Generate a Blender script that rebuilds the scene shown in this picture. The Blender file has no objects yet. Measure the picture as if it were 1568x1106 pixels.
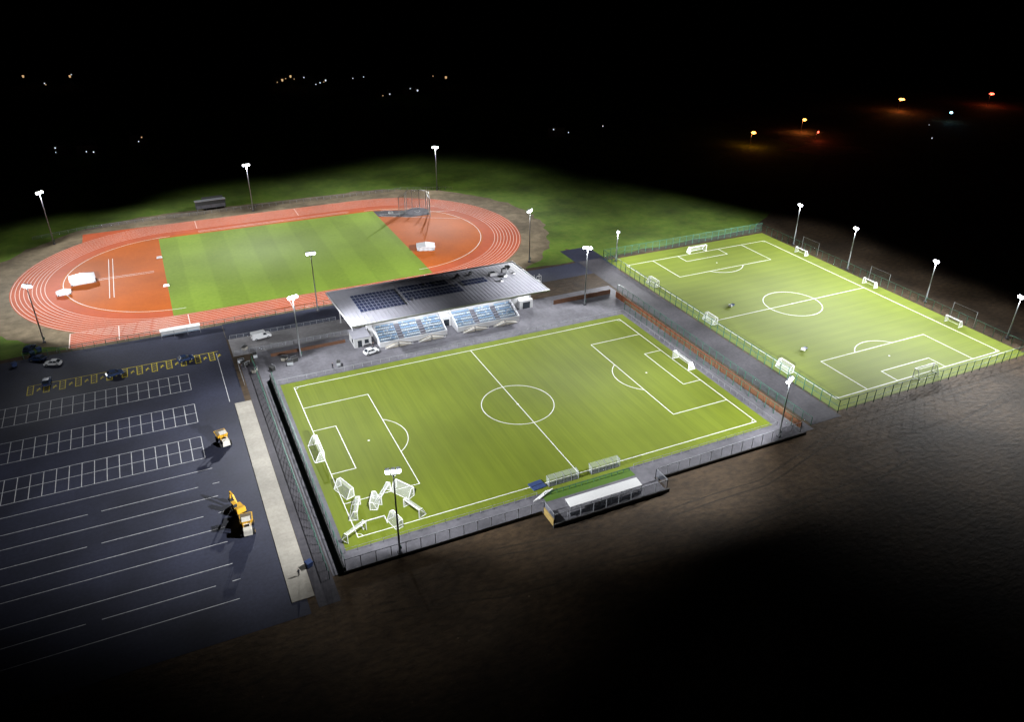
import bpy, bmesh, random
from math import *
from mathutils import Vector, Matrix
random.seed(7)
S=bpy.context.scene
COL=bpy.context.collection
S.view_settings.view_transform='Standard'; S.view_settings.look='None'; S.view_settings.exposure=0

# ------------------------------------------------------------ materials
def mat(name,c1,c2=None,scale=1.0,rough=0.8,metal=0.0,stretch=(1,1,1),big=None,bump=0.0,stripes=None,alpha=None,spec=0.3,rotz=0.0):
    m=bpy.data.materials.new(name); m.use_nodes=True
    nt=m.node_tree; N=nt.nodes; L=nt.links
    b=N['Principled BSDF']
    b.inputs['Roughness'].default_value=rough; b.inputs['Metallic'].default_value=metal
    b.inputs['Specular IOR Level'].default_value=spec
    if c2 is None: c2=tuple(x*0.8 for x in c1)
    tc=N.new('ShaderNodeTexCoord'); mp=N.new('ShaderNodeMapping'); mp.inputs['Scale'].default_value=stretch; mp.inputs['Rotation'].default_value=(0,0,rotz)
    L.new(tc.outputs['Object'],mp.inputs[0])
    n=N.new('ShaderNodeTexNoise'); n.inputs['Scale'].default_value=scale; n.inputs['Detail'].default_value=5; n.inputs['Roughness'].default_value=0.65
    L.new(mp.outputs[0],n.inputs['Vector'])
    r=N.new('ShaderNodeMapRange'); r.inputs[1].default_value=0.3; r.inputs[2].default_value=0.7
    L.new(n.outputs['Fac'],r.inputs[0])
    mx=N.new('ShaderNodeMix'); mx.data_type='RGBA'
    mx.inputs[6].default_value=(*c1,1); mx.inputs[7].default_value=(*c2,1)
    L.new(r.outputs[0],mx.inputs[0]); col=mx.outputs[2]
    def mult(colsock,facsock,lo,hi):
        rr=N.new('ShaderNodeMapRange'); rr.inputs[1].default_value=0.3; rr.inputs[2].default_value=0.7
        rr.inputs[3].default_value=lo; rr.inputs[4].default_value=hi
        L.new(facsock,rr.inputs[0])
        v=N.new('ShaderNodeVectorMath'); v.operation='SCALE'
        L.new(colsock,v.inputs[0]); L.new(rr.outputs[0],v.inputs['Scale'])
        return v.outputs[0]
    if big:
        n2=N.new('ShaderNodeTexNoise'); n2.inputs['Scale'].default_value=big[0]; n2.inputs['Detail'].default_value=6
        L.new(tc.outputs['Object'],n2.inputs['Vector'])
        col=mult(col,n2.outputs['Fac'],big[1],big[2])
    if stripes:
        for (axis,period,amp,ph) in stripes:
            sx=N.new('ShaderNodeSeparateXYZ'); L.new(tc.outputs['Object'],sx.inputs[0])
            ma=N.new('ShaderNodeMath'); ma.operation='MULTIPLY_ADD'; ma.inputs[1].default_value=2*pi/period; ma.inputs[2].default_value=ph
            L.new(sx.outputs[axis],ma.inputs[0])
            si=N.new('ShaderNodeMath'); si.operation='SINE'; L.new(ma.outputs[0],si.inputs[0])
            rr=N.new('ShaderNodeMapRange'); rr.inputs[1].default_value=-0.15; rr.inputs[2].default_value=0.15
            rr.inputs[3].default_value=1-amp; rr.inputs[4].default_value=1+amp
            L.new(si.outputs[0],rr.inputs[0])
            v=N.new('ShaderNodeVectorMath'); v.operation='SCALE'
            L.new(col,v.inputs[0]); L.new(rr.outputs[0],v.inputs['Scale']); col=v.outputs[0]
    L.new(col,b.inputs['Base Color'])
    if bump:
        bp=N.new('ShaderNodeBump'); bp.inputs['Strength'].default_value=bump; bp.inputs['Distance'].default_value=0.3
        L.new(n.outputs['Fac'],bp.inputs['Height']); L.new(bp.outputs[0],b.inputs['Normal'])
    if alpha is not None: b.inputs['Alpha'].default_value=alpha
    return m
def emat(name,c,s):
    m=bpy.data.materials.new(name); m.use_nodes=True
    b=m.node_tree.nodes['Principled BSDF']; b.inputs['Base Color'].default_value=(*c,1)
    b.inputs['Emission Color'].default_value=(*c,1); b.inputs['Emission Strength'].default_value=s
    m.cycles.emission_sampling='NONE'
    return m
M_ground=mat('bare_soil',(0.085,0.055,0.030),(0.034,0.023,0.014),0.8,0.95,big=(0.05,0.4,1.4),bump=0.5,stretch=(0.6,1.1,1),rotz=-.12)
M_grass=mat('rough_grass',(0.060,0.118,0.010),(0.105,0.15,0.018),0.35,0.95,big=(0.05,0.5,1.35),bump=0.4)
M_dirt=mat('sandy_earth',(0.20,0.155,0.10),(0.10,0.08,0.048),0.3,0.95,big=(0.07,0.55,1.2),bump=0.5)
M_turf=mat('artificial_turf',(0.112,0.146,0.008),(0.138,0.174,0.011),1.2,0.9,stretch=(1.6,0.05,1),big=(0.035,0.84,1.12),stripes=[(0,3.9,0.03,0.3)])
M_turf2=mat('artificial_turf_field2',(0.122,0.16,0.012),(0.147,0.186,0.017),1.2,0.9,stretch=(0.05,1.6,1),big=(0.035,0.84,1.12),stripes=[(1,3.9,0.03,0.3)])
M_turfdk=mat('turf_margin',(0.05,0.115,0.012),(0.07,0.13,0.014),1.2,0.9)
M_infield=mat('mown_grass',(0.135,0.205,0.018),(0.165,0.24,0.026),0.8,0.9,big=(0.05,0.86,1.1),stripes=[(0,16.8,0.06,0.4)])
M_track=mat('running_track_rubber',(0.40,0.080,0.028),(0.33,0.066,0.024),0.6,0.85,big=(0.06,0.82,1.1))
M_dzone=mat('d_zone_rubber',(0.41,0.092,0.007),(0.35,0.075,0.006),0.8,0.85,big=(0.06,0.78,1.1))
M_line=mat('white_line_paint',(0.8,0.8,0.78),(0.68,0.68,0.66),2,0.7)
M_pline=mat('worn_bay_paint',(0.62,0.62,0.64),(0.36,0.36,0.38),1.2,0.7)
M_tline=mat('track_line_paint',(0.72,0.58,0.52),(0.6,0.48,0.43),2,0.7)
M_yel=mat('yellow_line_paint',(0.75,0.6,0.04),(0.5,0.4,0.04),1.2,0.7)
M_asph=mat('asphalt',(0.026,0.029,0.052),(0.016,0.018,0.035),1.5,0.75,big=(0.06,0.6,1.45),spec=0.4)
M_conc=mat('concrete_paving',(0.145,0.14,0.16),(0.10,0.098,0.112),1.0,0.85,big=(0.12,0.65,1.2),stripes=[(0,4,0.03,0)])
M_plaza=mat('plaza_paving',(0.25,0.24,0.245),(0.18,0.175,0.185),1.0,0.85,big=(0.15,0.75,1.15))
M_conc2=mat('light_concrete',(0.40,0.37,0.32),(0.31,0.29,0.25),1.5,0.85,big=(0.12,0.8,1.1),stripes=[(1,6.0,0.03,0)])
M_path=mat('footpath_tarmac',(0.075,0.07,0.080),(0.045,0.043,0.052),1.2,0.85,big=(0.1,0.6,1.25))
M_wall=mat('dark_retaining_wall',(0.05,0.05,0.05),(0.03,0.03,0.03),2,0.9)
M_timber=mat('brown_timber',(0.22,0.075,0.03),(0.14,0.05,0.022),2,0.8,stretch=(1,1,0.1))
M_timber2=mat('dark_timber',(0.12,0.055,0.03),(0.08,0.038,0.022),2,0.8,stretch=(1,1,0.1))  # deeper brown than the tall timber fence, for the two low ones
M_board=mat('yellow_board',(0.3,0.21,0.07),None,2)
M_steel=mat('galvanised_steel',(0.36,0.37,0.40),(0.28,0.29,0.31),4,0.5,0.4)
M_green=mat('green_powder_coat',(0.04,0.13,0.09),(0.03,0.10,0.07),4,0.5)
M_gmesh=mat('green_fence_mesh',(0.10,0.20,0.15),(0.08,0.17,0.13),4,0.6,alpha=0.11)
M_wmesh=mat('grey_fence_mesh',(0.28,0.30,0.36),(0.22,0.24,0.29),4,0.6,alpha=0.16)
M_white=mat('white_paint',(0.8,0.8,0.8),(0.7,0.7,0.7),3,0.5)
M_net=mat('goal_netting',(0.78,0.8,0.8),(0.66,0.68,0.68),3,0.8,alpha=0.30)
M_bnet=mat('ball_net',(0.4,0.42,0.42),None,3,0.8,alpha=.06)
M_cnet=mat('cage_netting',(0.6,0.7,0.6),(0.5,0.6,0.52),3,0.8,alpha=0.20)
M_persp=mat('clear_polycarbonate',(0.6,0.65,0.68),(0.5,0.55,0.6),2,0.2,alpha=.25)
M_roof=mat('standing_seam_roof',(0.25,0.25,0.285),(0.21,0.21,0.24),0.3,0.6,0.0,big=(0.1,0.92,1.08))
M_fascia=mat('white_fascia',(0.5,0.5,0.52),(0.43,0.43,0.45),1,0.5)
M_clad=mat('white_cladding',(0.5,0.5,0.51),(0.42,0.42,0.43),1,0.6)
M_solar=mat('solar_cell_glass',(0.012,0.018,0.05),(0.018,0.027,0.075),2,0.3,spec=0.5)
M_glass=mat('dark_glazing',(0.03,0.035,0.045),(0.02,0.025,0.03),2,0.15,spec=0.7)
M_seatb=mat('blue_plastic_seat',(0.20,0.30,0.42),(0.16,0.25,0.36),3,0.5)
M_seatw=mat('pale_plastic_seat',(0.40,0.45,0.50),(0.33,0.38,0.42),3,0.5)
M_black=mat('black_rubber',(0.015,0.015,0.015),(0.01,0.01,0.01),5,0.8)
M_plant=mat('machine_yellow',(0.62,0.34,0.02),(0.45,0.24,0.02),1.5,0.5)
M_cream=mat('machine_cream',(0.55,0.52,0.46),(0.42,0.4,0.35),2,0.5)
M_carw=mat('car_paint_white',(0.7,0.71,0.73),(0.64,0.64,0.66),3,0.3)
M_card=mat('car_paint_navy',(0.03,0.05,0.12),(0.02,0.04,0.10),3,0.3)
M_blue=mat('blue_fabric',(0.035,0.06,0.16),(0.025,0.045,0.12),3,0.7)
M_mat_=mat('grey_cover_sheet',(0.45,0.47,0.49),(0.34,0.36,0.38),2,0.7)
M_skin=mat('skin',(0.5,0.3,0.22),(0.45,0.27,0.2),8,0.6)
M_cloth=mat('dark_workwear',(0.02,0.022,0.03),(0.03,0.03,0.04),8,0.8)
M_brick=mat('house_brick',(0.12,0.08,0.06),(0.09,0.06,0.05),2,0.9)
M_tile=mat('roof_tile',(0.03,0.028,0.028),(0.02,0.02,0.02),2,0.9)
E_lamp=emat('floodlight_led',(0.90,0.95,1.0),18)
E_dim=emat('stand_ceiling_led',(0.95,0.97,1.0),6)
E_or=emat('sodium_lamp',(1.0,0.36,0.06),9)
E_red=emat('red_lamp',(1.0,0.09,0.05),7)
E_teal=emat('teal_lamp',(0.35,0.8,1.0),7)
E_wht=emat('window_light_white',(0.8,0.88,1.0),1.1)
E_wrm=emat('window_light_warm',(1.0,0.62,0.3),0.7)

# ------------------------------------------------------------ mesh builder
class MB:
    def __init__(s): s.v=[];s.f=[];s.mi=[];s.ms=[]
    def idx(s,m):
        if m not in s.ms: s.ms.append(m)
        return s.ms.index(m)
    def poly(s,pts,m):
        o=len(s.v); s.v+= [tuple(p) for p in pts]; s.f.append(tuple(range(o,o+len(pts)))); s.mi.append(s.idx(m))
    def hexa(s,c8,m):
        o=len(s.v); s.v+=[tuple(p) for p in c8]; k=s.idx(m)
        for q in ((0,3,2,1),(4,5,6,7),(0,1,5,4),(1,2,6,5),(2,3,7,6),(3,0,4,7)):
            s.f.append(tuple(o+i for i in q)); s.mi.append(k)
    def box(s,c,d,m,rz=0.0):
        x,y,z=[q/2 for q in d]; ca,sa=cos(rz),sin(rz); pts=[]
        for dz in (-z,z):
            for dx,dy in ((-x,-y),(x,-y),(x,y),(-x,y)):
                pts.append((c[0]+dx*ca-dy*sa,c[1]+dx*sa+dy*ca,c[2]+dz))
        s.hexa(pts,m)
    def b2(s,x0,x1,y0,y1,z0,z1,m): s.box(((x0+x1)/2,(y0+y1)/2,(z0+z1)/2),(x1-x0,y1-y0,z1-z0),m)
    def beam(s,p0,p1,w,m,w2=None):
        p0=Vector(p0);p1=Vector(p1); d=(p1-p0).normalized()
        up=Vector((0,0,1)) if abs(d.z)<0.95 else Vector((1,0,0))
        a=d.cross(up).normalized(); b=a.cross(d).normalized(); w2=w if w2 is None else w2
        pts=[]
        for p,ww in ((p0,w),(p1,w2)):
            for i,j in ((-1,-1),(1,-1),(1,1),(-1,1)): pts.append(p+a*i*ww/2+b*j*ww/2)
        s.hexa(pts,m)
    def cyl(s,p0,p1,r,m,n=10,r2=None):
        p0=Vector(p0);p1=Vector(p1); d=(p1-p0).normalized(); r2=r if r2 is None else r2
        up=Vector((0,0,1)) if abs(d.z)<0.95 else Vector((1,0,0))
        a=d.cross(up).normalized(); b=a.cross(d).normalized(); o=len(s.v); k=s.idx(m)
        for p,rr in ((p0,r),(p1,r2)):
            for i in range(n):
                t=2*pi*i/n; s.v.append(tuple(p+a*cos(t)*rr+b*sin(t)*rr))
        for i in range(n):
            j=(i+1)%n; s.f.append((o+i,o+j,o+n+j,o+n+i)); s.mi.append(k)
        s.f.append(tuple(o+i for i in range(n))[::-1]); s.mi.append(k)
        s.f.append(tuple(o+n+i for i in range(n))); s.mi.append(k)
    def prism(s,prof,y0,y1,m):
        o=len(s.v); n=len(prof); k=s.idx(m)
        for y in (y0,y1):
            for x,z in prof: s.v.append((x,y,z))
        for i in range(n):
            j=(i+1)%n; s.f.append((o+i,o+j,o+n+j,o+n+i)); s.mi.append(k)
        s.f.append(tuple(o+i for i in range(n))); s.mi.append(k)
        s.f.append(tuple(o+n+i for i in range(n))[::-1]); s.mi.append(k)
    def rect(s,x0,x1,y0,y1,z,m): s.poly([(x0,y0,z),(x1,y0,z),(x1,y1,z),(x0,y1,z)],m)
    def line(s,p0,p1,w,z,m):
        a=Vector((p0[0],p0[1])); b=Vector((p1[0],p1[1])); d=(b-a).normalized(); n=Vector((-d.y,d.x))*w/2
        s.poly([(*(a-n),z),(*(b-n),z),(*(b+n),z),(*(a+n),z)],m)
    def arc(s,c,r,a0,a1,w,z,m,n=48):
        for i in range(n):
            t=a0+(a1-a0)*i/n; u=a0+(a1-a0)*(i+1)/n
            s.poly([(c[0]+(r-w/2)*cos(t),c[1]+(r-w/2)*sin(t),z),(c[0]+(r+w/2)*cos(t),c[1]+(r+w/2)*sin(t),z),
                    (c[0]+(r+w/2)*cos(u),c[1]+(r+w/2)*sin(u),z),(c[0]+(r-w/2)*cos(u),c[1]+(r-w/2)*sin(u),z)],m)
    def mesh(s,name):
        me=bpy.data.meshes.new(name); me.from_pydata(s.v,[],s.f)
        for m in s.ms: me.materials.append(m)
        me.polygons.foreach_set('material_index',s.mi); me.update()
        return me
    def build(s,name,loc=(0,0,0),rz=0,parent=None): return place(s.mesh(name),name,loc,rz,parent)
def place(me,name,loc=(0,0,0),rz=0,parent=None,rot=None,sc=None):
    o=bpy.data.objects.new(name,me); COL.objects.link(o); o.location=loc
    o.rotation_euler=rot if rot else (0,0,rz)
    if sc: o.scale=(sc,sc,sc)
    if parent: o.parent=parent
    return o
def empty(name,loc=(0,0,0)):
    o=bpy.data.objects.new(name,None); COL.objects.link(o); o.location=loc; return o

# ------------------------------------------------------------ ground sheets
b=MB(); b.rect(-3000,3000,-1500,4500,0,M_ground); b.build('ground')
def ragged(pts,step=5,amp=1.2):
    out=[]
    for i in range(len(pts)):
        a=Vector(pts[i]); c=Vector(pts[(i+1)%len(pts)]); n=max(1,int((c-a).length/step)); nn=Vector((-(c-a).y,(c-a).x)).normalized()
        for k in range(n): out.append(a.lerp(c,k/n)+nn*random.uniform(-amp,amp))
    return out
b=MB(); b.poly([(p.x,p.y,.01) for p in ragged([(-400,79),(-120,79),(60,79),(64,92),(72,79),(144,80),(158,90),(260,160),(260,420),(-400,420)],6,1.0)],M_grass); b.build('grass_field')
CX0,CX1,CY=-70.5,6.5,130.0
def stad(R,n=40,wob=0):
    P=[]
    for i in range(n+1):
        t=-pi/2+pi*i/n; q=R+(random.uniform(-wob,wob) if wob else 0); P.append((CX1+q*cos(t),CY+q*sin(t)))
    for i in range(n+1):
        t=pi/2+pi*i/n; q=R+(random.uniform(-wob,wob) if wob else 0); P.append((CX0+q*cos(t),CY+q*sin(t)))
    return P
def ring(b,R,w,z,m):
    A=stad(R-w/2); B=stad(R+w/2); n=len(A)
    for i in range(n):
        j=(i+1)%n; b.poly([(*A[i],z),(*B[i],z),(*B[j],z),(*A[j],z)],m)
b=MB(); b.poly([(x,y+2,.016) for x,y in stad(63,60,1.2)],M_dirt); b.build('track_surround')
b=MB(); b.rect(-145,-62,-46.8,77,.020,M_asph); b.build('car_park')
b=MB(); b.rect(-61.9,72,66.5,77.5,.024,M_asph); b.rect(60.1,72,77.6,90,.024,M_asph); b.build('service_road')
b=MB()
b.rect(-56.5,60,-39.5,55,.03,M_conc); b.rect(-13.2,14.2,-44.6,-39.5,.03,M_conc); b.rect(-61.5,-26,55,66.4,.03,M_plaza)
b.build('concrete_apron')
b=MB(); b.rect(61,70.5,-38,78,.034,M_path); b.build('footpath')
b=MB(); b.b2(-64.6,-60.6,-43,29.5,0,.14,M_conc2); b.build('concrete_footway')
b=MB(); b.rect(-60.5,-56.6,-46,50,.026,M_path); b.build('path_verge')
b=MB(); M_rut=mat('wheel_rut_soil',(0.055,0.038,0.023),(0.025,0.018,0.011),0.8,0.95,bump=.5)
for (pts) in ([(-54,-50),(-30,-56),(10,-61),(60,-59),(100,-52),(150,-44),(200,-42)],[(-30,-46),(0,-51),(35,-50.5),(62,-44),(90,-42),(150,-41)]):
    for off in (-1,1):
        L0=None; k0=0
        for p,q in zip(pts[:-1],pts[1:]):
            p=Vector(p);q=Vector(q); n=max(1,int((q-p).length/3)); nn=Vector((-(q-p).y,(q-p).x)).normalized()
            for k in range(n):
                k0+=1; c=p.lerp(q,(k+1)/n)+nn*(off+.25*sin(k0*.5)+random.uniform(-.1,.1))
                if L0 is not None and random.random()<.9: b.line(L0,c,random.uniform(.35,.6),.006,M_rut)
                L0=c
b.build('wheel_ruts')

# running track
b=MB()
z=.03
b.poly([(x,y,z) for x,y in stad(51.2)],M_track)
b.rect(-103,-70.5,78.8,89,.027,M_track); b.rect(-101,-70.5,171,181.2,.027,M_track)
b.poly([(x,y,.036) for x,y in stad(36.5)],M_dzone)
b.rect(-74.6,9.8,89.6,164.2,.044,M_infield)
for i in range(9): ring(b,41.0+1.22*i,0.15,.05,M_tline)
for i in range(9):
    y=CY-41-1.22*i; b.line((-103,y),(-70.5,y),0.15,.056,M_tline)
b.line((-103,79.2),(-103,89),.25,.060,M_tline)
for x in (-90,-70.5,-40,6.5,22): b.line((x,79.2),(x,89),.2,.062,M_line)
for x in (-60,-20): b.line((x,171),(x,180.7),.18,.062,M_tline)
for xx in (-92.2,-90.9): b.line((xx,112),(xx,149),.18,.056,M_line)
for yy in (130.6,129.4): b.line((-103,yy),(-78,yy),.16,.060,M_line)
b.arc((CX0,CY),35.6,pi/2,3*pi/2,.18,.056,M_line)
b.arc((CX1,CY),35.6,-pi/2,pi/2,.18,.056,M_line)
for yy in (166.2,167.5): b.line((-60,yy),(0,yy),.14,.056,M_line)
b.line((11,158),(42,151),.18,.060,M_line); b.line((11,156),(40,140),.16,.064,M_line)
b.line((13,163),(36,160),.16,.068,M_line)
b.poly([(9.9,164,.046),(22,160,.046),(30,160,.046),(31,150,.046),(22,150,.046),(9.9,156,.046)],M_path)
b.build('running_track')

# ------------------------------------------------------------ pitches
A,Bh=49.5,31.24
def pitch_lines(b,cx,cy,rot,w,z):
    def T(x,y): return (cx+x,cy+y) if not rot else (cx-y,cy+x)
    def ln(p,q,dz=0): b.line(T(*p),T(*q),w,z+dz,M_line)
    ln((-A-w/2,Bh),(A+w/2,Bh)); ln((-A-w/2,-Bh),(A+w/2,-Bh))
    for x in (-A,0,A): ln((x,-Bh+w/2),(x,Bh-w/2))
    b.arc(T(0,0),9.15,0,2*pi,w,z+.004,M_line,72)
    for s in (-1,1):
        for d,h in ((16.5,20.16),(5.5,9.16)):
            ln((s*(A-w/2),h),(s*(A-d-w/2),h)); ln((s*(A-w/2),-h),(s*(A-d-w/2),-h)); ln((s*(A-d),-h+w/2),(s*(A-d),h-w/2))
        c=T(s*(A-11),0); base=(pi if s>0 else 0)+(pi/2 if rot else 0)
        b.arc(c,9.15,base-0.926,base+0.926,w,z+.008,M_line,24)
        b.arc(c,0.15,0,2*pi,.25,z+.008,M_line,10)
        for q in (-1,1):
            a0={(1,1):pi,(1,-1):pi/2,(-1,-1):0,(-1,1):-pi/2}[(s,q)]+(pi/2 if rot else 0)
            b.arc(T(s*A,q*Bh),1,a0,a0+pi/2,w*.7,z+.008,M_line,8)
    b.arc(T(0,0),0.15,0,2*pi,.25,z+.008,M_line,10)
b=MB(); b.rect(-52.6,52.2,-34,34,.045,M_turf); pitch_lines(b,0,0,False,.19,.055)
b.build('football_pitch')
P2X,P2Y=106.6,18.2
b=MB(); b.rect(71.3,143.3,-35.8,75,.045,M_turf2); pitch_lines(b,P2X,P2Y,True,.23,.055); b.build('football_pitch')

# ------------------------------------------------------------ car park markings
b=MB(); z=.026; w=.15
for (y0,y1) in ((41.2,50.2),(24.6,33.6),(8.6,17.9)):
    ym=(y0+y1)/2
    for yy in (y0,ym,y1): b.line((-142,yy),(-73.8,yy),w,z,M_pline)
    x=-73.8
    while x>-142:
        b.line((x,y0),(x,y1),w,z+.004,M_pline); x-=2.5
for i,y in enumerate((4.0,-1.8,-6.5,-12.2,-17.2,-21.8,-28.4,-33.1,-38.0)):
    if i%2==0 or y==-21.8: b.line((-142,y),(-72.8,y),w,z,M_pline)
    else:
        b.line((-142,y),(-97.5,y),w,z,M_pline); b.line((-95,y),(-76.3,y),w,z,M_pline)
for y in (-1.8,-12.2,-33.1): b.line((-73.4,y),(-72.0,y),w,z,M_pline)
b.line((-65.6,59),(-65.6,31),.15,z,M_pline)
b.build('parking_bay_markings')
b=MB()
x=-112.0
b.line((-112,60.2),(-65,60.2),.2,z,M_yel)
while x<-66:
    b.line((x,55.2),(x,60.2),.2,z+.004,M_yel); b.line((x+1.3,55.2),(x+1.3,60.2),.2,z+.004,M_yel)
    for j in range(4): b.line((x,55.4+j*1.2),(x+1.3,56.2+j*1.2),.16,z+.008,M_yel)
    b.line((x,55.2),(x+1.3,55.2),.2,z+.012,M_yel)
    b.line((x+2.2,56.6),(x+2.8,58.2),.3,z+.008,M_yel); b.line((x+2.1,57.6),(x+3.1,57.3),.25,z+.012,M_yel)
    x+=3.7
b.build('accessible_bay_markings')

# ------------------------------------------------------------ fences
def fence(name,pts,h,mesh,post,sp=3.0,pw=.1,rail=True,z0=0,midrail=False):
    b=MB()
    for (p,q) in zip(pts[:-1],pts[1:]):
        a=Vector((*p,z0)); c=Vector((*q,z0)); L=(c-a).length; n=max(1,round(L/sp))
        if mesh: b.poly([a+Vector((0,0,.05)),c+Vector((0,0,.05)),c+Vector((0,0,h)),a+Vector((0,0,h))],mesh)
        for i in range(n+1):
            r=a.lerp(c,i/n); b.box((r.x,r.y,z0+h/2),(pw,pw,h+.1),post)
        if rail: b.beam(a+Vector((0,0,h)),c+Vector((0,0,h)),pw*.8,post)
        if midrail: b.beam(a+Vector((0,0,h*.5)),c+Vector((0,0,h*.5)),pw*.6,post)
    return b.build(name)
fence('pitch_fence',[(-54,-39.4),(-13,-39.9),(-13,-44.4),(14,-44.4),(14,-40.2),(56,-39.2)],3.0,M_wmesh,M_steel,3.0,.12)
fence('pitch_fence',[(-54,-39.4),(-54,36.5)],3.0,M_gmesh,M_green,3.0,.12)
fence('pitch_fence',[(56,-39.2),(54.6,36.5)],3.0,M_gmesh,M_green,3.0,.12)
fence('spectator_rail',[(-53,34.9),(53,34.9)],1.1,None,M_steel,2.5,.07)
fence('spectator_rail',[(-53,-34.6),(-12,-34.6)],1.1,None,M_steel,2.5,.07)
fence('spectator_rail',[(12,-34.6),(53,-34.6),(53,34.9)],1.1,None,M_steel,2.5,.07)
fence('verge_fence',[(-57.2,-40),(-57.2,50)],2.0,M_gmesh,M_green,2.5,.12)
b=MB(); b.b2(-54.5,-54.15,-39.9,38,0,1.6,M_wall); b.build('retaining_wall')
b=MB(); b.b2(-54.5,-13.5,-40.1,-39.97,0,.8,M_wall); b.b2(-13.4,14.4,-44.9,-44.6,0,.9,M_wall); b.b2(14.5,56.5,-40.6,-40.3,0,.8,M_wall); b.build('retaining_wall')
b=MB()
y=-37.0
b.b2(57.2,57.35,-38,46,0.1,2.1,M_timber)
while y<46: b.box((57.1,y,1.1),(.14,.14,2.2),M_timber); y+=2.4
b.build('timber_fence')
fence('path_fence',[(60.5,-38),(60.5,50)],2.4,M_gmesh,M_green,3,.1)
fence('pitch_fence',[(70.8,-36.4),(70.8,76.5),(144,76.5)],3.6,M_gmesh,M_green,3.0,.12,True,0,True)
fence('pitch_fence',[(144,76.5),(144,-36.4)],3.0,M_gmesh,M_green,3.0,.10)
fence('pitch_fence',[(144,-36.4),(70.8,-36.4)],3.6,M_gmesh,M_green,3.0,.12,True,0,True)
fence('track_fence',[(-114,76.8),(-64,76.8),(-28,77.7)],2.0,M_gmesh,M_green,3,.1)
fence('track_rail',[(-106,78),(40,78)],1.1,None,M_steel,2.5,.07)
fence('track_fence',[(-118,182),(-100,187),(-70,188.5),(-20,189),(30,188),(52,180)],1.3,M_wmesh,M_steel,3,.08)
fence('plaza_railing',[(-61,66.3),(-30,66.3)],1.2,M_wmesh,M_steel,2,.07)
fence('plaza_railing',[(-61,56),(-27,56)],1.2,M_wmesh,M_steel,2,.07)
b=MB(); b.b2(-52,-31,50.6,50.8,0,1.0,M_timber2); b.build('timber_fence')
b=MB(); b.b2(36,57,49,49.2,0,1.5,M_timber2); b.build('timber_fence')
fence('gate_railing',[(-61,38),(-61,50)],1.2,M_wmesh,M_steel,2,.07)
for y in (50.9,18.7,-13.6):
    b=MB()
    for q in (-4,4): b.cyl((0,q,0),(0,q,5),.07,M_steel,6)
    b.poly([(0,-4,.1),(0,4,.1),(0,4,4.9),(0,-4,4.9)],M_bnet); b.beam((0,-4,4.95),(0,4,4.95),.04,M_steel)
    b.build('ball_stop_net',(144.8,y,0))

# ------------------------------------------------------------ grandstand
gs=empty('grandstand',(0,0,0))
X0,X1,Y0,Y1=-30.6,30.2,41.6,68.0
zf,zb=9.2,8.7
def rz_(y): return zf+(zb-zf)*(y-Y0)/(Y1-Y0)
b=MB()
b.hexa([(X0,Y0,zf-.35),(X1,Y0,zf-.35),(X1,Y1,zb-.35),(X0-1,Y1,zb-.35),(X0,Y0,zf),(X1,Y0,zf),(X1,Y1,zb),(X0-1,Y1,zb)],M_roof)
b.build('roof_deck',parent=gs)
b=MB()
x=X0+1
while x<X1:
    b.beam((x,Y0+.4,rz_(Y0)+.03),(x,Y1-.4,rz_(Y1)+.03),.07,M_roof); x+=1.2
b.build('roof_seams',parent=gs)
b=MB()
b.b2(X0-.15,X1+.15,Y0-.2,Y0-.003,zf-.4,zf+.12,M_fascia)
b.b2(X0-1.15,X1+.15,Y1+.003,Y1+.2,zb-.4,zb+.22,M_fascia)
for xx,sk in ((X0-.15,-1),(X1+.003,0)):
    b.hexa([(xx,Y0,zf-.4),(xx+.147,Y0,zf-.4),(xx+.147+sk,Y1,zb-.4),(xx+sk,Y1,zb-.4),(xx,Y0,zf+.12),(xx+.147,Y0,zf+.12),(xx+.147+sk,Y1,zb+.22),(xx+sk,Y1,zb+.22)],M_fascia)
b.build('roof_fascia',parent=gs)
b=MB()
def panels(xa,xb,ya,yb,skip=0.0):
    y=ya
    while y+1.6<=yb+.01:
        x=xa
        while x+1.0<=xb+.01:
            if random.random()>skip:
                z=rz_(y)+.12
                b.hexa([(x,y,z),(x+1.0,y,z),(x+1.0,y+1.6,z+.12),(x,y+1.6,z+.12),(x,y,z+.04),(x+1.0,y,z+.04),(x+1.0,y+1.6,z+.16),(x,y+1.6,z+.16)],M_steel)
                b.poly([(x+.05,y+.05,z+.05),(x+.95,y+.05,z+.05),(x+.95,y+1.55,z+.165),(x+.05,y+1.55,z+.165)],M_solar)
            x+=1.12
        y+=2.15
panels(-26,-12.5,49.5,62.8); panels(-11.3,7.5,51.6,57.6,.05); panels(-11.3,5,58.6,63,.08); panels(8.3,17,55.3,59.6,.1)
b.build('solar_panels',parent=gs)
b=MB()
for (x,y,sx,sy,sz) in ((19.5,60,2.2,1.6,.9),(22.5,57,1.2,1.2,.7),(24,61,1.6,1.2,1.1),(20,54,1,1,.5),(26.5,64,1.5,1,.6),(9,63.5,1.2,1,.6),(13.5,64,1,1,.5),(26,58,1,.8,.5)):
    b.box((x,y,rz_(y)+sz/2+.05),(sx,sy,sz),M_clad); b.box((x,y,rz_(y)+sz+.09),(sx*.7,sy*.7,.07),M_glass)
b.build('rooftop_plant',parent=gs)
b=MB()
b.b2(-24,24,51,64.5,0,4.2,M_clad); b.b2(-24,24,53,64.5,4.2,8.3,M_clad)
x=-23
while x<23: b.b2(x,x+2.5,52.94,52.997,4.7,7.6,M_glass); x+=3.0
x=-22
while x<22: b.b2(x,x+2.2,64.503,64.56,1,2.6,M_glass); b.b2(x,x+2.2,64.503,64.56,5,6.8,M_glass); x+=3.6
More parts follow.
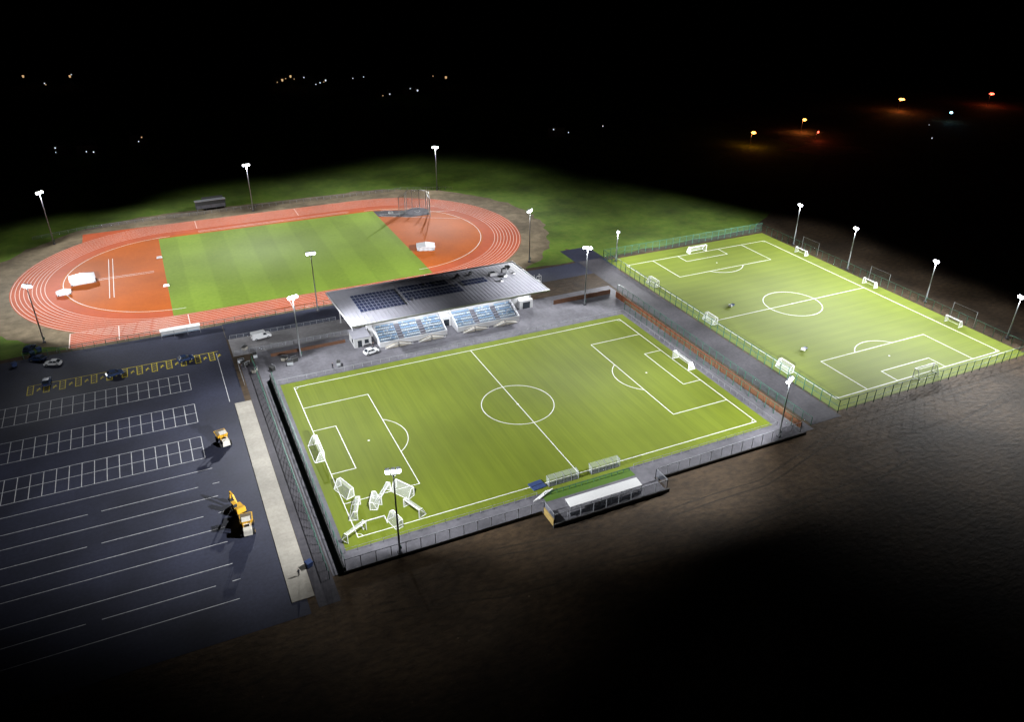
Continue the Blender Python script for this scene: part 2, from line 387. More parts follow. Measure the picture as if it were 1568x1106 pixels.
b.b2(-24.06,-24.003,54,58,.1,2.8,M_glass); b.b2(-24.06,-24.003,59,62,5,7,M_glass); b.b2(24.003,24.06,55,60,.1,2.8,M_glass)
b.build('clubhouse_walls',parent=gs)
b=MB()
for x in (-28.5,-24.4,-14.5,-5,5,14.5,24.4,28.5):
    b.cyl((x,51.2,0 if abs(x)>23 else 3.5),(x,51.2,rz_(51)-.4),.18,M_fascia,8)
    b.beam((x,51.2,rz_(51)-1.6),(x,42.3,rz_(42)-.45),.28,M_fascia)
for x in (-29,28.5): b.cyl((x,64,0),(x,64,8.2),.18,M_fascia,8)
b.build('roof_columns',parent=gs)
b=MB(); seats=MB()
def block(xa,xb):
    n=7
    for i in range(n):
        y0=43.6+i*.9; zt=.9+i*.4
        b.b2(xa,xb,y0,y0+.897,0.02,zt,M_conc)
        x=xa+.3
        while x<xb-.3:
            if not(abs(x-(xa+(xb-xa)*.33))<.7 or abs(x-(xa+(xb-xa)*.67))<.7):
                mm=M_seatb if (i%2==0) ^ (random.random()<.12) else M_seatw
                seats.box((x,y0+.42,zt+.25),(.42,.4,.08),mm); seats.box((x,y0+.62,zt+.45),(.42,.07,.36),mm)
            x+=.52
    b.b2(xa-.2,xb+.2,43.35,43.597,0,1.6,M_fascia)
    for xx in (xa-.25,xb+.003):
        b.hexa([(xx,43.6,0),(xx+.247,43.6,0),(xx+.247,50.4,0),(xx,50.4,0),(xx,43.6,1.6),(xx+.247,43.6,1.6),(xx+.247,50.4,4.4),(xx,50.4,4.4)],M_fascia)
    for s,c in ((1,xa+(xb-xa)*.25),(-1,xa+(xb-xa)*.75)):
        for st in (1,-1):
            for k in range(5):
                xx=c+st*(.6+k*.7); b.b2(xx-.35,xx+.345,42.0,43.34,0,1.0-k*.2,M_conc2)
            b.beam((c,41.95,2.1),(c+st*4.1,41.95,1.0),.12,M_fascia); b.beam((c+st*4.1,41.95,0),(c+st*4.1,41.95,1.0),.1,M_fascia)
            b.beam((c,41.95,1.1),(c+st*4.1,41.95,.1),.12,M_fascia)
block(-22.6,-2.6); block(1.2,21.0)
b.build('terracing',parent=gs); seats.build('seats',parent=gs)
b=MB()
b.b2(-2.2,.8,48.5,50.99,0,3.2,M_clad); b.b2(-1.5,.2,48.44,48.497,.1,2.3,M_glass)
b.b2(-29.5,-24.5,46,52,0,2.9,M_clad); b.b2(-29.7,-24.7,45.8,52.2,2.903,3.1,M_roof); b.b2(-28.5,-27.3,45.94,45.997,.1,2.2,M_glass); b.b2(-26.5,-25.3,45.94,45.997,1,2.2,M_glass)
b.b2(-29.56,-29.503,47,48.5,1,2.2,M_glass)
b.b2(24.5,29,50,60,0,2.9,M_clad); b.b2(25.5,28,49.94,49.997,.1,2.3,M_glass)
b.build('entrance_blocks',parent=gs)
b=MB()
for k in range(12): b.b2(31+k*.35,31.34+k*.35,60,61.6,k*.3,k*.3+.08,M_steel)
b.beam((31,60,1),(35.2,60,4.6),.1,M_fascia); b.beam((31,61.6,1),(35.2,61.6,4.6),.1,M_fascia)
for x,y in ((35.2,60),(35.2,61.6),(37,60),(37,61.6)): b.beam((x,y,0),(x,y,5.6),.14,M_fascia)
b.b2(35.2,37,60,61.6,3.5,3.6,M_steel)
for z in (4.5,5.6): b.beam((35.2,60,z),(37,60,z),.08,M_fascia); b.beam((37,60,z),(37,61.6,z),.08,M_fascia)
b.build('escape_stair',parent=gs)
b=MB()
for y in (44.5,49):
    x=-27
    while x<27: b.b2(x,x+2.2,y,y+.18,rz_(y)-.55,rz_(y)-.42,E_dim); x+=4.5
b.build('ceiling_lights',parent=gs)
for x in (-13,0,13):
    l=bpy.data.lights.new('ceiling_lamp','AREA'); l.energy=1900; l.shape='RECTANGLE'; l.size=12; l.size_y=.6; l.color=(.93,.96,1)
    o=bpy.data.objects.new('ceiling_lamp',l); COL.objects.link(o); o.location=(x,46.5,8.2); o.parent=gs

# ------------------------------------------------------------ floodlight masts
def flood_light(loc,face,power,back=.08,cut=.22,zc0=.18,zc1=.38,pw=2.2,parent=None):
    # luminaire photometry: intensity rises off-nadir to even out the ground illuminance, then cuts off towards the horizon (earlier behind the mast)
    l=bpy.data.lights.new('flood_lamp','POINT'); l.energy=power; l.shadow_soft_size=.5; l.color=(.96,.98,1.0)
    l.use_nodes=True; nt=l.node_tree; N=nt.nodes; L=nt.links; em=N['Emission']
    g=N.new('ShaderNodeNewGeometry')
    def dot(v):
        d=N.new('ShaderNodeVectorMath'); d.operation='DOT_PRODUCT'; d.inputs[1].default_value=v; L.new(g.outputs['Incoming'],d.inputs[0]); return d.outputs['Value']
    def M(op,a,bv):
        n=N.new('ShaderNodeMath'); n.operation=op
        for i,q in enumerate((a,bv)):
            if isinstance(q,float): n.inputs[i].default_value=q
            else: L.new(q,n.inputs[i])
        return n.outputs[0]
    def MR(a,x0,x1,y0,y1):
        n=N.new('ShaderNodeMapRange'); n.interpolation_type='SMOOTHSTEP'; L.new(a,n.inputs[0])
        for i,v in enumerate((x0,x1,y0,y1)): n.inputs[i+1].default_value=v
        return n.outputs[0]
    z=M('MAXIMUM',dot((0,0,-1)),.05)
    s2=M('SQRT',M('SUBTRACT',1.0001,M('MULTIPLY',z,z)),0.0)
    az=M('DIVIDE',dot((face[0],face[1],0)),M('MAXIMUM',s2,.15))
    t=MR(az,-.6,.4,0.0,1.0)
    zz=M('SUBTRACT',z,M('MULTIPLY',M('SUBTRACT',1.0,t),float(cut)))
    prof=M('MULTIPLY',M('POWER',z,-pw),MR(zz,zc0,zc1,0.0,1.0))
    L.new(M('MULTIPLY',prof,MR(az,-.6,.4,back,1.0)),em.inputs['Strength'])
    o=bpy.data.objects.new('flood_lamp',l); COL.objects.link(o); o.location=loc; o.parent=parent
def flood_mast(loc,h,target,power,nl=3,back=.08,**kw):
    p=empty('floodlight_mast',loc); x0,y0=loc[0],loc[1]
    a=atan2(target[1]-y0,target[0]-x0)
    b=MB()
    b.cyl((0,0,0),(0,0,h*.5),.22,M_steel,10,.17); b.cyl((0,0,h*.5),(0,0,h),.17,M_steel,10,.11)
    b.box((0,0,.2),(.8,.8,.4),M_conc); b.box((.28,0,1.4),(.25,.35,.7),M_green)
    w=1.0*nl*.5
    px,py=-sin(a),cos(a); fx,fy=cos(a),sin(a)
    b.beam((-px*w,-py*w,h),(px*w,py*w,h),.14,M_steel)
    b.beam((-px*w*.6,-py*w*.6,h),(0,0,h-1.0),.08,M_steel); b.beam((px*w*.6,py*w*.6,h),(0,0,h-1.0),.08,M_steel)
    b.build('pole',parent=p)
    d=MB()
    for i in range(nl):
        s=(-w+w*2*(i+.5)/nl); cx,cy=px*s+fx*.3,py*s+fy*.3
        def P(u,v,wd):
            t=radians(35)
            return (cx+px*u+fx*(v*cos(t)+wd*sin(t)),cy+py*u+fy*(v*cos(t)+wd*sin(t)),h+.25+v*sin(t)+wd*cos(t))
        d.hexa([P(u,v,wd) for wd in (0,.14) for (u,v) in ((-.4,-.35),(.4,-.35),(.4,.4),(-.4,.4))],M_steel)
        d.cyl(P(0,0,-.02),P(0,0,-.3),.46,E_lamp,14,.5); d.cyl(P(0,0,-.3),P(0,0,-.65),.5,E_lamp,14,.26)
    d.build('lamp_heads',parent=p)
    flood_light((fx*1.0,fy*1.0,h-.6),(fx,fy),power,back,parent=p,**kw)
K=26500
flood_mast((-44.5,47,0),18.3,(-30,0),K,back=.10,cut=.03,zc0=.15,zc1=.38)
flood_mast((45,45,0),19.2,(12,0),K*.97,back=.12,zc0=.19)
flood_mast((-43.4,-38.8,0),19.2,(-34,0),K*1.08,back=.10,cut=.25,zc0=.09,zc1=.38)
flood_mast((50,-38.6,0),15.5,(30,0),K*.87,back=.14,cut=.2)
flood_mast((-110.5,174,0),19.8,(-70,130),K*.9,back=.2)
flood_mast((-36.2,184.5,0),19.5,(-34,130),K*1.03,back=.25,cut=.12)
flood_mast((45.4,182,0),19.5,(5,130),K*.9,back=.34,cut=.06)
flood_mast((-109.5,86,0),17.5,(-80,125),K*.9,back=.09,cut=.05)
flood_mast((-33.5,75,0),19.0,(-33,130),K*1.03,back=.10)
flood_mast((45,85,0),19,(15,125),K*.9,back=.36,cut=.03)
for x,y,h in ((145.5,60,15.5),(145.5,33,15),(147,1.5,14),(147,-27,13.5)):
    flood_mast((x,y,0),h,(100,y),K*.56,2,back=.22,cut=.25,zc0=.09,zc1=.28)
flood_mast((74,73,0),11,(95,45),K*.38,1,back=.35,cut=.05)
# ------------------------------------------------------------ goals
def goal_mesh(name,w,h,d,t=.15):
    b=MB()
    def T(*p): return Vector(p)
    a0,a1=T(-w/2,0,0),T(w/2,0,0); c0,c1=T(-w/2,0,h),T(w/2,0,h); e0,e1=T(-w/2,d*.45,h),T(w/2,d*.45,h); g0,g1=T(-w/2,d,0),T(w/2,d,0)
    for p,q in ((a0,c0),(a1,c1),(c0,c1)): b.beam(p,q,t,M_white)
    for p,q in ((c0,e0),(c1,e1),(e0,g0),(e1,g1),(g0,g1),(a0,g0),(a1,g1)): b.beam(p,q,t*.7,M_white)
    b.poly([c0,c1,e1,e0],M_net); b.poly([e0,e1,g1,g0],M_net); b.poly([a0,c0,e0,g0],M_net); b.poly([a1,c1,e1,g1],M_net)
    return b.mesh(name)
G1=goal_mesh('football_goal',7.32,2.44,2.2,.17); G2=goal_mesh('small_goal',4.9,2.1,1.8,.17); G3=goal_mesh('mini_goal',3.7,1.9,1.5,.17)
z=.06
place(G1,'football_goal',(-49.6,0,z),pi/2); place(G1,'football_goal',(49.6,0,z),-pi/2)
place(G1,'football_goal',(P2X,P2Y+49.6,z),0); place(G1,'football_goal',(P2X,P2Y-49.6,z),pi)
for y in (50.9,18.7,-13.6): place(G2,'small_goal',(140.2,y,z),-pi/2)
for y in (49.5,18.5,-14): place(G2,'small_goal',(74.8,y,z),pi/2)
for (x,y,rz,g) in ((-47.7,-16.2,1.9,G2),(-47.3,-24.0,1.2,G2),(-44.3,-22.6,-2.0,G3),(-40.9,-21.8,.9,G2),(-49.6,-31.0,.5,G2),(-41.0,-30.2,1.8,G3),(-37.6,-28.6,-1.2,G2),(-36.6,-21.4,2.1,G2)):
    place(g,'small_goal',(x,y,z),rz)
place(G2,'small_goal',(-45.5,-29.6,z+.1),rot=(-1.5,0,0))

# ------------------------------------------------------------ dugouts etc.
b=MB()
for k in range(5): b.beam((-3.6+k*1.8,0,0),(-3.6+k*1.8,0,1.9),.08,M_steel); b.beam((-3.6+k*1.8,0,1.9),(-3.6+k*1.8,1.5,2.1),.08,M_steel)
b.poly([(-3.6,0,0.1),(3.6,0,.1),(3.6,0,1.9),(-3.6,0,1.9)],M_persp); b.poly([(-3.6,0,1.9),(3.6,0,1.9),(3.6,1.5,2.1),(-3.6,1.5,2.1)],M_persp)
for x in (-3.6,3.6): b.poly([(x,0,.1),(x,1.2,.1),(x,1.5,2.1),(x,0,1.9)],M_persp)
b.b2(-3.3,3.3,.25,.7,.4,.48,M_wall); b.b2(-3.3,3.3,.2,.27,.5,.95,M_wall)
b.b2(-3.6,3.6,-.05,1.3,0,.08,M_wall)
D=b.mesh('team_dugout'); place(D,'team_dugout',(-4.6,-32.9,.05)); place(D,'team_dugout',(5.9,-32.9,.05))
b=MB(); b.rect(-11,11,-37,-34.05,.04,M_turfdk); b.build('turf_strip')
b=MB()
x=-10.5
while x<11: 
    b.beam((x,-35.2,0),(x,-35.2,.9),.08,M_green); x+=1.5
b.beam((-10.5,-35.2,.9),(10.5,-35.2,.9),.07,M_green); b.build('barrier_rail')
b=MB()
b.hexa([(-8.8,-43.2,2.5),(8.4,-43.2,2.5),(8.4,-40.9,2.9),(-8.8,-40.9,2.9),(-8.8,-43.2,2.6),(8.4,-43.2,2.6),(8.4,-40.9,3.0),(-8.8,-40.9,3.0)],M_white)
for k in range(8):
    x=-8.7+k*2.43; b.beam((x,-43.1,0),(x,-43.1,2.5),.1,M_steel); b.beam((x,-41.0,1.8),(x,-41.0,2.9),.08,M_steel)
b.poly([(-8.8,-43.25,.1),(8.4,-43.25,.1),(8.4,-43.25,2.45),(-8.8,-43.25,2.45)],M_persp)
for i in range(3): b.b2(-8.6,8.3,-43.0,-41.4-i*.5,.04+i*.3,.337+i*.3,M_conc)
b.build('spectator_shelter')
b=MB(); b.b2(-13.2,-12.9,-44.3,-40,0,1.6,M_board); b.build('timber_end_panel')
b=MB(); b.box((0,0,.12),(3.2,2.6,.2),M_blue,.1); b.box((0,0,.24),(2.8,.1,.05),M_black,.1); b.build('crash_mat',(-10.3,-31.4,.05))
b=MB()
for i in range(4): b.beam((-2+i*.4,-.8,.2+i*.02),(1.6+i*.5,.8,.5),.14,M_white)
b.beam((-2.2,-.9,.1),(-.4,-.7,.1),.15,M_white); b.beam((1.6,.8,.1),(3.2,.8,.5),.15,M_white)
b.build('stacked_goal_frames',(-11.2,-35,.05))
for (x,y) in ((87.7,25),(87.6,-7.3)):
    b=MB(); b.b2(-.9,.9,-.5,.5,.05,.35,M_card); b.b2(-1.2,-.91,-.6,.6,.05,.7,M_white); b.cyl((.9,-.4,.2),(.9,.4,.2),.2,M_black); b.build('line_marker_cart',(x,y,.05),.4)

# ------------------------------------------------------------ athletics equipment
def mat_cover(name,loc,rz,sx,sy,h):
    b=MB(); b.b2(-sx/2,sx/2,-sy/2,sy/2,0,h,M_mat_)
    b.prism([(-sx/2-.2,h+.004),(0,h+.5),(sx/2+.2,h+.004)],-sy/2-.2,sy/2+.2,M_fascia)
    for x in (-sx/2+.3,sx/2-.3):
        for y in (-sy/2,sy/2): b.cyl((x,y-.05,.2),(x,y+.05,.2),.2,M_black,8)
    for k in range(4): b.beam((-sx/2+sx*(k+.5)/4,-sy/2-.05,0),(-sx/2+sx*(k+.5)/4,-sy/2-.05,h),.08,M_steel)
    b.build(name,loc,rz)
mat_cover('high_jump_mat_cover',(-100.2,130.5,.05),.1,7.5,5.5,1.5)
mat_cover('high_jump_mat_cover',(15.5,113,.05),-.3,6.5,5,1.2)
mat_cover('pole_vault_box_cover',(-105.6,121.5,.05),.1,4,2.6,.8)
for p in ((-75.5,143),(-75,115),(16,158.5)):
    b=MB(); b.b2(-1,1,-.6,.6,0,.12,M_white); b.b2(-.8,.8,-.1,.1,.12,.6,M_white); b.beam((-.8,0,.6),(.8,0,.6),.12,M_white); b.build('distance_marker_board',(p[0],p[1],.06))
b=MB()
P=[(6.5,-6.5)]+[(5.2*cos(radians(q)),5.2*sin(radians(q))) for q in (-20,20,55,90,125,160,200)]+[(-6.5,-6.5)]
for (x,y) in P: b.cyl((x,y,0),(x,y,8),.12,M_steel,6); b.beam((x,y,8),(x*.85,y*.85,8.4),.1,M_steel)
for p,q in zip(P[:-1],P[1:]):
    b.poly([(*p,.1),(*q,.1),(*q,7.8),(*p,7.8)],M_cnet); b.beam((*p,7.8),(*q,7.8),.08,M_steel); b.beam((*p,4),(*q,4),.06,M_steel)
b.arc((0,0),1.1,0,2*pi,.15,.07,M_white,20)
b.poly([(5*cos(2*pi*i/20),5*sin(2*pi*i/20),.03) for i in range(20)],M_conc)
b.build('hammer_cage',(27,156,.05),-.5)
b=MB()
b.b2(-6,6,-.4,1.6,1.0,4.2,M_wall); b.b2(-5.8,5.8,-.46,-.403,1.2,2.6,M_conc); b.b2(-6.2,6.2,-.6,1.8,4.2,4.4,M_steel)
for x in (-5.5,-2,2,5.5): b.beam((x,.4,0),(x,.4,1.0),.2,M_steel)
for x in (-4,0,4): b.b2(x-.05,x+.05,-.52,-.463,1.2,2.6,M_wall)
b.b2(-3,5.5,1.8,3.2,0,5.0,M_wall)
b.build('scoreboard',(-52,193,0),.05)
b=MB(); b.b2(-5.5,5.5,-1,1,2.2,2.35,M_white); b.b2(-5.4,5.4,.85,.95,.1,2.2,M_white)
for x in (-5.3,-1.8,1.8,5.3): b.beam((x,-.9,0),(x,-.9,2.2),.1,M_steel)
b.b2(-5,5,.3,.7,.4,.5,M_seatb); b.build('bench_shelter',(-73.5,75.4,0))

# ------------------------------------------------------------ vehicles
def car_mesh(name,paint,van=False):
    b=MB()
    if van:
        b.prism([(-2.5,.35),(2.4,.35),(2.5,.75),(2.35,1.05),(1.55,1.25),(1.0,1.95),(-2.4,2.0),(-2.5,1.7)],-.95,.95,paint)
        b.poly([(1.5,-.85,1.33),(1.5,.85,1.33),(1.06,.8,1.92),(1.06,-.8,1.92)],M_glass)
        for s in (-1,1): b.poly([(.35,s*.96,1.2),(1.35,s*.96,1.2),(.95,s*.96,1.8),(.35,s*.96,1.8)],M_glass)
        b.poly([(-2.51,-.7,1.25),(-2.51,.7,1.25),(-2.51,.7,1.68),(-2.51,-.7,1.68)],M_glass); wx=(1.6,-1.6)
    else:
        b.prism([(-2.1,.3),(2.1,.3),(2.15,.6),(1.9,.82),(1.0,.92),(-1.8,.95),(-2.15,.8)],-.88,.88,paint)
        b.prism([(1.0,.925),(.3,1.42),(-1.2,1.45),(-1.85,.955)],-.74,.74,M_glass)
        b.prism([(.3,1.43),(.25,1.48),(-1.15,1.50),(-1.2,1.46)],-.72,.72,paint)
        for s in (-1,1): b.beam((.3,s*.74,1.43),(1.0,s*.8,.93),.07,paint); b.beam((-1.2,s*.74,1.43),(-1.8,s*.8,.95),.1,paint); b.beam((-.4,s*.75,.95),(-.4,s*.745,1.45),.08,paint)
        wx=(1.35,-1.35)
    for x in wx:
        for s in (-1,1): b.cyl((x,s*.72,.33),(x,s*.98,.33),.33,M_black,12); b.cyl((x,s*.98,.33),(x,s*.995,.33),.18,M_steel,8)
    for s in (-1,1): b.box((2.2 if not van else 2.5,s*.6,.62),(.06,.3,.16),M_white); b.box((-2.15 if not van else -2.52,s*.65,.72),(.06,.25,.16),M_timber)
    return b.mesh(name)
VAN=car_mesh('van',M_carw,True); CARW=car_mesh('car',M_carw); CARD=car_mesh('car_dark',M_card)
M_cars=mat('car_paint_silver',(0.3,0.31,0.33),(0.26,0.27,0.29),3,0.3,0.5); CARS=car_mesh('car_silver',M_cars)
place(VAN,'parked_van',(-52.5,63.4,.04),.15,sc=1.1); place(CARW,'parked_car',(-26,41.5,.04),.25); place(CARD,'parked_car',(-73.7,58.4,.03),.25)
place(CARW,'parked_car',(-106.6,70.5,.03),2.8); place(CARD,'parked_car',(-107.6,60,.03),1.5); place(CARD,'parked_car',(-91.5,57.4,.03),.2)
place(CARD,'parked_car',(-113,82.5,.03),1.2); place(CARD,'parked_car',(-110.5,75,.03),2.6)
b=MB()
for x in (-1.3,1.2):
    for s in (-1,1): b.cyl((x,s*.75,.55),(x,s*1.15,.55),.55,M_black,14); b.cyl((x,s*1.15,.55),(x,s*1.17,.55),.25,M_plant,8)
b.b2(-2.2,.2,-.7,.7,.5,1.3,M_cream); b.b2(-2.3,-1.3,-.65,.65,1.303,1.75,M_cream)
b.hexa([(.3,-.7,.8),(1.9,-.7,.8),(1.9,.7,.8),(.3,.7,.8),(.0,-1.1,1.9),(2.6,-1.1,1.7),(2.6,1.1,1.7),(.0,1.1,1.9)],M_plant)
b.hexa([(.25,-.85,1.905),(2.3,-.85,1.72),(2.3,.85,1.72),(.25,.85,1.905),(.15,-.9,1.96),(2.4,-.9,1.76),(2.4,.9,1.76),(.15,.9,1.96)],M_dirt)
b.b2(-.9,-.3,-.35,.35,1.303,1.45,M_black)
for s in (-1,1): b.beam((-1.1,s*.6,1.3),(-1.1,s*.6,2.8),.1,M_plant); b.beam((-.0,s*.6,1.2),(-.1,s*.6,2.8),.08,M_plant)
b.b2(-1.2,0,-.7,.7,2.8,2.9,M_cream)
DM=b.mesh('site_dumper')
place(DM,'site_dumper',(-69.2,13,.03),1.75,sc=1.15); place(DM,'site_dumper',(-68.7,-20.0,.03),1.5,sc=1.15)
b=MB()
for s in (-1,1):
    b.prism([(-1.7,.15),(-1.4,0),(1.4,0),(1.7,.15),(1.8,.45),(1.4,.8),(-1.4,.8),(-1.8,.45)],s*1.0-.25,s*1.0+.25,M_black)
b.b2(-1,1,-.745,.745,.4,.85,M_steel); b.cyl((0,0,.85),(0,0,1.0),.6,M_black)
b.b2(-1.29,1.0,-1.1,1.1,1.0,1.9,M_plant); b.prism([(-2.1,1.0),(-1.3,1.0),(-1.3,2.2),(-1.9,2.2)],-1.08,1.08,M_plant)
b.prism([(-.4,1.903),(1.0,1.903),(.9,2.9),(-.3,2.9)],.2,1.05,M_glass); b.b2(-.4,1.0,.15,1.1,2.903,3.0,M_plant)
b.beam((.9,-.3,1.5),(2.6,-.3,3.4),.42,M_plant); b.beam((2.6,-.3,3.4),(3.9,-.3,3.5),.36,M_plant); b.beam((3.9,-.3,3.7),(4.5,-.3,1.3),.3,M_plant)
b.prism([(4.1,1.3),(4.8,1.4),(4.9,.7),(4.3,.4),(3.9,.8)],-.75,.15,M_black)
b.beam((1.4,-.3,1.3),(2.3,-.3,2.7),.12,M_steel)
place(b.mesh('excavator'),'excavator',(-69.6,-13.6,.03),1.9,sc=.85)
def wbin(loc,rz,c=M_blue):
    b=MB(); b.hexa([(-.5,-.4,.15),(.5,-.4,.15),(.5,.4,.15),(-.5,.4,.15),(-.65,-.55,1.15),(.65,-.55,1.15),(.65,.55,1.15),(-.65,.55,1.15)],c)
    b.prism([(-.7,1.155),(.7,1.155),(.6,1.4),(-.6,1.3)],-.6,.6,c)
    for x in (-.4,.4):
        for y in (-.35,.35): b.cyl((x,y-.04,.1),(x,y+.04,.1),.1,M_black,8)
    b.build('wheeled_bin',loc,rz)
wbin((-59.9,-35.3,.03),.3)
for p in ((-112,78.5,.02),(-110.5,80.5,.02),(-116,73.5,.02)): wbin(p,.4)
for i,(x,y) in enumerate(((-60,51),(-59,48.5),(-57.5,44),(-56,52.5),(-53,43),(-49,47),(-48,44),(-46.5,45.5),(-58,58),(-36,38.5))):
    b=MB(); b.box((0,0,.5),(1.6,1.0,.9),[M_mat_,M_wall,M_conc2][i%3]); b.b2(-.85,.85,-.55,.55,.953,1.05,M_wall); b.beam((-.8,-.55,.1),(-.8,-.55,1.4),.07,M_steel); b.beam((.8,-.55,.1),(.8,-.55,1.4),.07,M_steel); b.beam((-.8,-.55,1.4),(.8,-.55,1.4),.07,M_steel)
    b.build('site_equipment_crate',(x,y,.04),i*.5)

# ------------------------------------------------------------ people
def person(loc,rz):
    J=[(0,0,.95),(0,0,1.15),(0,.02,1.38),(0,.02,1.5),(0,.04,1.60),(0,.03,1.72),
       (-.18,.01,1.42),(-.26,.06,1.15),(-.22,.24,.98),(-.21,.32,.95),(.18,.01,1.42),(.27,0,1.14),(.26,.1,.9),(.26,.14,.82),
       (-.1,0,.9),(-.12,.05,.5),(-.13,-.03,.09),(-.13,.13,.05),(.1,0,.9),(.13,.1,.5),(.14,.08,.09),(.14,.24,.05)]
    Rr=[.14,.13,.15,.06,.095,.085,.065,.05,.036,.035,.065,.05,.036,.035,.1,.07,.05,.04,.1,.07,.05,.04]
    E=[(0,1),(1,2),(2,3),(3,4),(4,5),(2,6),(6,7),(7,8),(8,9),(2,10),(10,11),(11,12),(12,13),(0,14),(14,15),(15,16),(16,17),(0,18),(18,19),(19,20),(20,21)]
    bm=bmesh.new(); sk=bm.verts.layers.skin.verify(); vs=[bm.verts.new(p) for p in J]
    for e in E: bm.edges.new((vs[e[0]],vs[e[1]]))
    for i,v in enumerate(vs): v[sk].radius=(Rr[i],Rr[i]); v[sk].use_root=(i==0)
    me=bpy.data.meshes.new('person'); bm.to_mesh(me); bm.free(); me.materials.append(M_cloth)
    p=empty('person',loc); p.rotation_euler=(0,0,rz)
    o=place(me,'body',(0,0,0),0,p)
    o.modifiers.new('skin','SKIN'); m=o.modifiers.new('sub','SUBSURF'); m.levels=2; m.render_levels=2
    b=MB(); b.cyl((0,.07,1.58),(0,.09,1.72),.075,M_skin,10,.07); b.cyl((0,.16,1.64),(0,.18,1.66),.015,M_skin,6)
    for s,(x,y,zz) in ((-1,(-.21,.34,.94)),(1,(.26,.15,.78))):
        b.cyl((x,y-.03,zz+.03),(x,y+.04,zz-.03),.04,M_skin,8,.03)
        for k in range(4): b.cyl((x-.03+k*.02,y+.04,zz-.03),(x-.03+k*.02,y+.09-abs(k-1.5)*.01,zz-.07),.009,M_skin,5)
        b.cyl((x+.03*-s,y,zz),(x+.06*-s,y+.04,zz-.02),.01,M_skin,5)
    b.build('face_and_hands',parent=p)
person((-62.1,-37,.14),.5)
for p in ((-60.3,46.5,.04,1.0),(-24.5,44.2,.04,2.0),(-38,37.0,.04,-1)): person(p[:3],p[3])

# ------------------------------------------------------------ distant lamps and houses
def street_lamp(x,y,em,col,pw,h=8,r=.9):
    p=empty('street_lamp',(x,y,0)); b=MB()
    b.cyl((0,0,0),(0,0,h),.12,M_steel,6); b.beam((0,0,h),(1.2,0,h+.2),.1,M_steel); b.box((1.4,0,h+.6),(.9,.5,.2),M_steel)
    b.cyl((1.4,0,h+.5),(1.4,0,h-.2),r*.55,em,10,r); b.cyl((1.4,0,h-.2),(1.4,0,h-.7),r,em,10,r*.5); b.build('pole',parent=p)  # glowing bowl oversized: the lamp's flare is built into its shape
    l=bpy.data.lights.new('street_lamp_light','POINT'); l.energy=pw; l.color=col; l.shadow_soft_size=.4
    o=bpy.data.objects.new('street_lamp_light',l); COL.objects.link(o); o.parent=p; o.location=(1.4,0,h-1.6)
OR=(1,.30,.08)
street_lamp(233,189,E_or,OR,900,r=1.4); street_lamp(284,204,E_or,OR,1400,r=1.2); street_lamp(278,186,E_red,(1,.12,.05),700,5,.5)
street_lamp(392,228,E_or,OR,2600,r=2.0); street_lamp(468,218,E_red,(1,.2,.06),1500,r=1.8); street_lamp(394,191,E_teal,(.3,.8,1),200,6,1.0)
b=MB()
b.poly([(x,y,.014) for x,y in ((246,176),(256,158),(290,152),(292,166),(268,180))],M_dirt); b.poly([(x,y,.014) for x,y in ((268,205),(276,214),(300,212),(300,200),(282,196))],M_dirt); b.build('soil_patch')
b=MB()
def house(b,x,y,w,d,h,rz,win):
    ca,sa=cos(rz),sin(rz)
    def T(px,py,pz): return (x+px*ca-py*sa,y+px*sa+py*ca,pz)
    b.hexa([T(*p) for p in ((-w/2,-d/2,0),(w/2,-d/2,0),(w/2,d/2,0),(-w/2,d/2,0),(-w/2,-d/2,h),(w/2,-d/2,h),(w/2,d/2,h),(-w/2,d/2,h))],M_brick)
    b.poly([T(-w/2-.3,-d/2-.3,h),T(w/2+.3,-d/2-.3,h),T(w/2,0,h+2.5),T(-w/2,0,h+2.5)],M_tile)
    b.poly([T(-w/2-.3,d/2+.3,h),T(w/2+.3,d/2+.3,h),T(w/2,0,h+2.5),T(-w/2,0,h+2.5)],M_tile)
    b.poly([T(-w/2,-d/2,h),T(-w/2,d/2,h),T(-w/2,0,h+2.5)],M_brick); b.poly([T(w/2,-d/2,h),T(w/2,d/2,h),T(w/2,0,h+2.5)],M_brick)
    for i in range(win):
        u=random.uniform(-w/2+1,w/2-1); zz=random.choice((1.6,4.2)); q=.3
        b.poly([T(u-q,-d/2-.03,zz-q),T(u+q,-d/2-.03,zz-q),T(u+q,-d/2-.03,zz+q),T(u-q,-d/2-.03,zz+q)],random.choice((E_wht,E_wrm)))
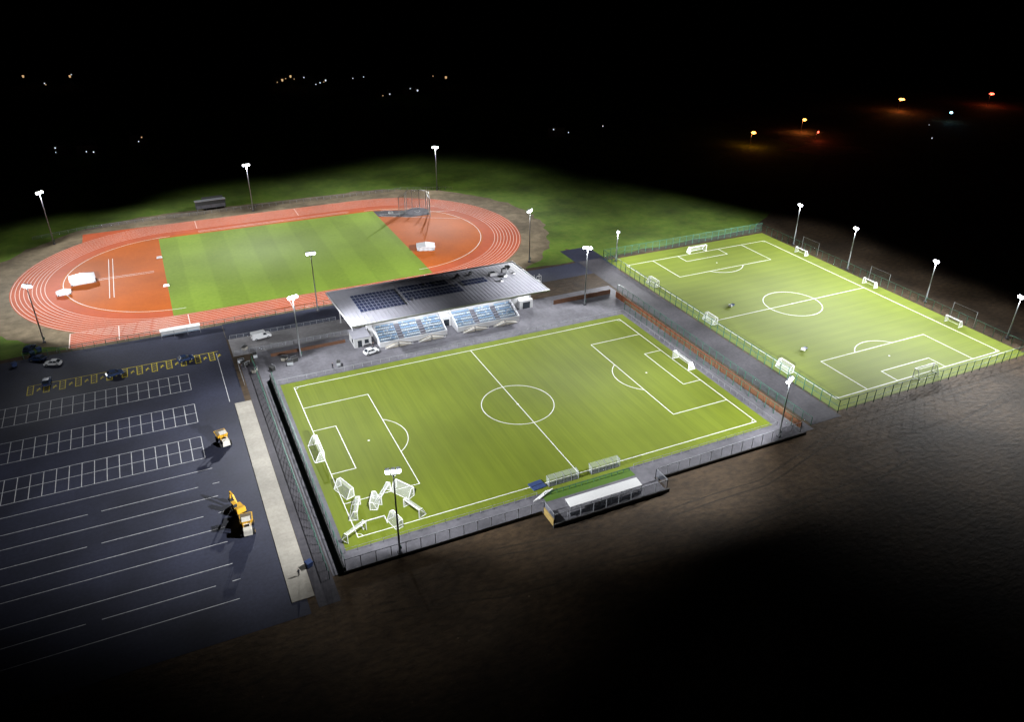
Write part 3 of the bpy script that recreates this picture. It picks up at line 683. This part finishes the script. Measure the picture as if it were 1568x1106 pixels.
far=[(31,490),(49,499),(61,478),(92,484),(149,454),(89,405),(111,410),(147,250),(-114,570),(-130,545),(-114,315),(-75,323),(40,505),(55,470),(-190,560),(-100,310)]
for (x,y) in far: house(b,x,y+8,random.uniform(8,12),8,5.4,random.uniform(-.6,.2),1)
b.build('distant_houses')
b=MB()
for i,(x,y) in enumerate([(x*.985-1,y*.97-6) for x,y in far]+[(-145,560),(170,243),(350,170),(322,145)]):
    s=(1.5,.7,1.0,.6)[i%4] if y>350 else (.35,.5)[i%2]
    b.cyl((x,y,0),(x,y,6),.08,M_steel,5); b.cyl((x,y,6),(x,y,6+s),s*.4,(E_wht if i%4 else E_wrm),6,s*.55)
b.build('distant_street_lights')

# ------------------------------------------------------------ night world
W=bpy.data.worlds.new('World'); S.world=W; W.use_nodes=True
nt=W.node_tree; bg=nt.nodes['Background']; sk=nt.nodes.new('ShaderNodeTexSky'); sk.sky_type='NISHITA'; sk.sun_disc=False
sk.sun_elevation=radians(-6); sk.sun_rotation=radians(200); nt.links.new(sk.outputs[0],bg.inputs[0]); bg.inputs[1].default_value=0.03
l=bpy.data.lights.new('moon','SUN'); l.energy=0.003; l.angle=radians(.5); l.color=(.8,.88,1)
o=bpy.data.objects.new('moon',l); COL.objects.link(o); o.rotation_euler=(radians(50),0,radians(-20))

# ------------------------------------------------------------ camera
f,cx,cy,cz,hd,ti,ro=1182.9774,-71.7767,-148.3809,104.0610,0.4412,0.5072,0.0081
F=Vector((sin(hd)*cos(ti),cos(hd)*cos(ti),-sin(ti))); R=Vector((cos(hd),-sin(hd),0)); U=R.cross(F)
R2=R*cos(ro)+U*sin(ro); U2=-R*sin(ro)+U*cos(ro)
cd=bpy.data.cameras.new('camera'); cd.lens=36*f/1568; cd.sensor_width=36; cd.clip_end=8000; cd.clip_start=1
co=bpy.data.objects.new('camera',cd); COL.objects.link(co)
m=Matrix((R2,U2,-F)).transposed().to_4x4(); m.translation=(cx,cy,cz); co.matrix_world=m
S.camera=co
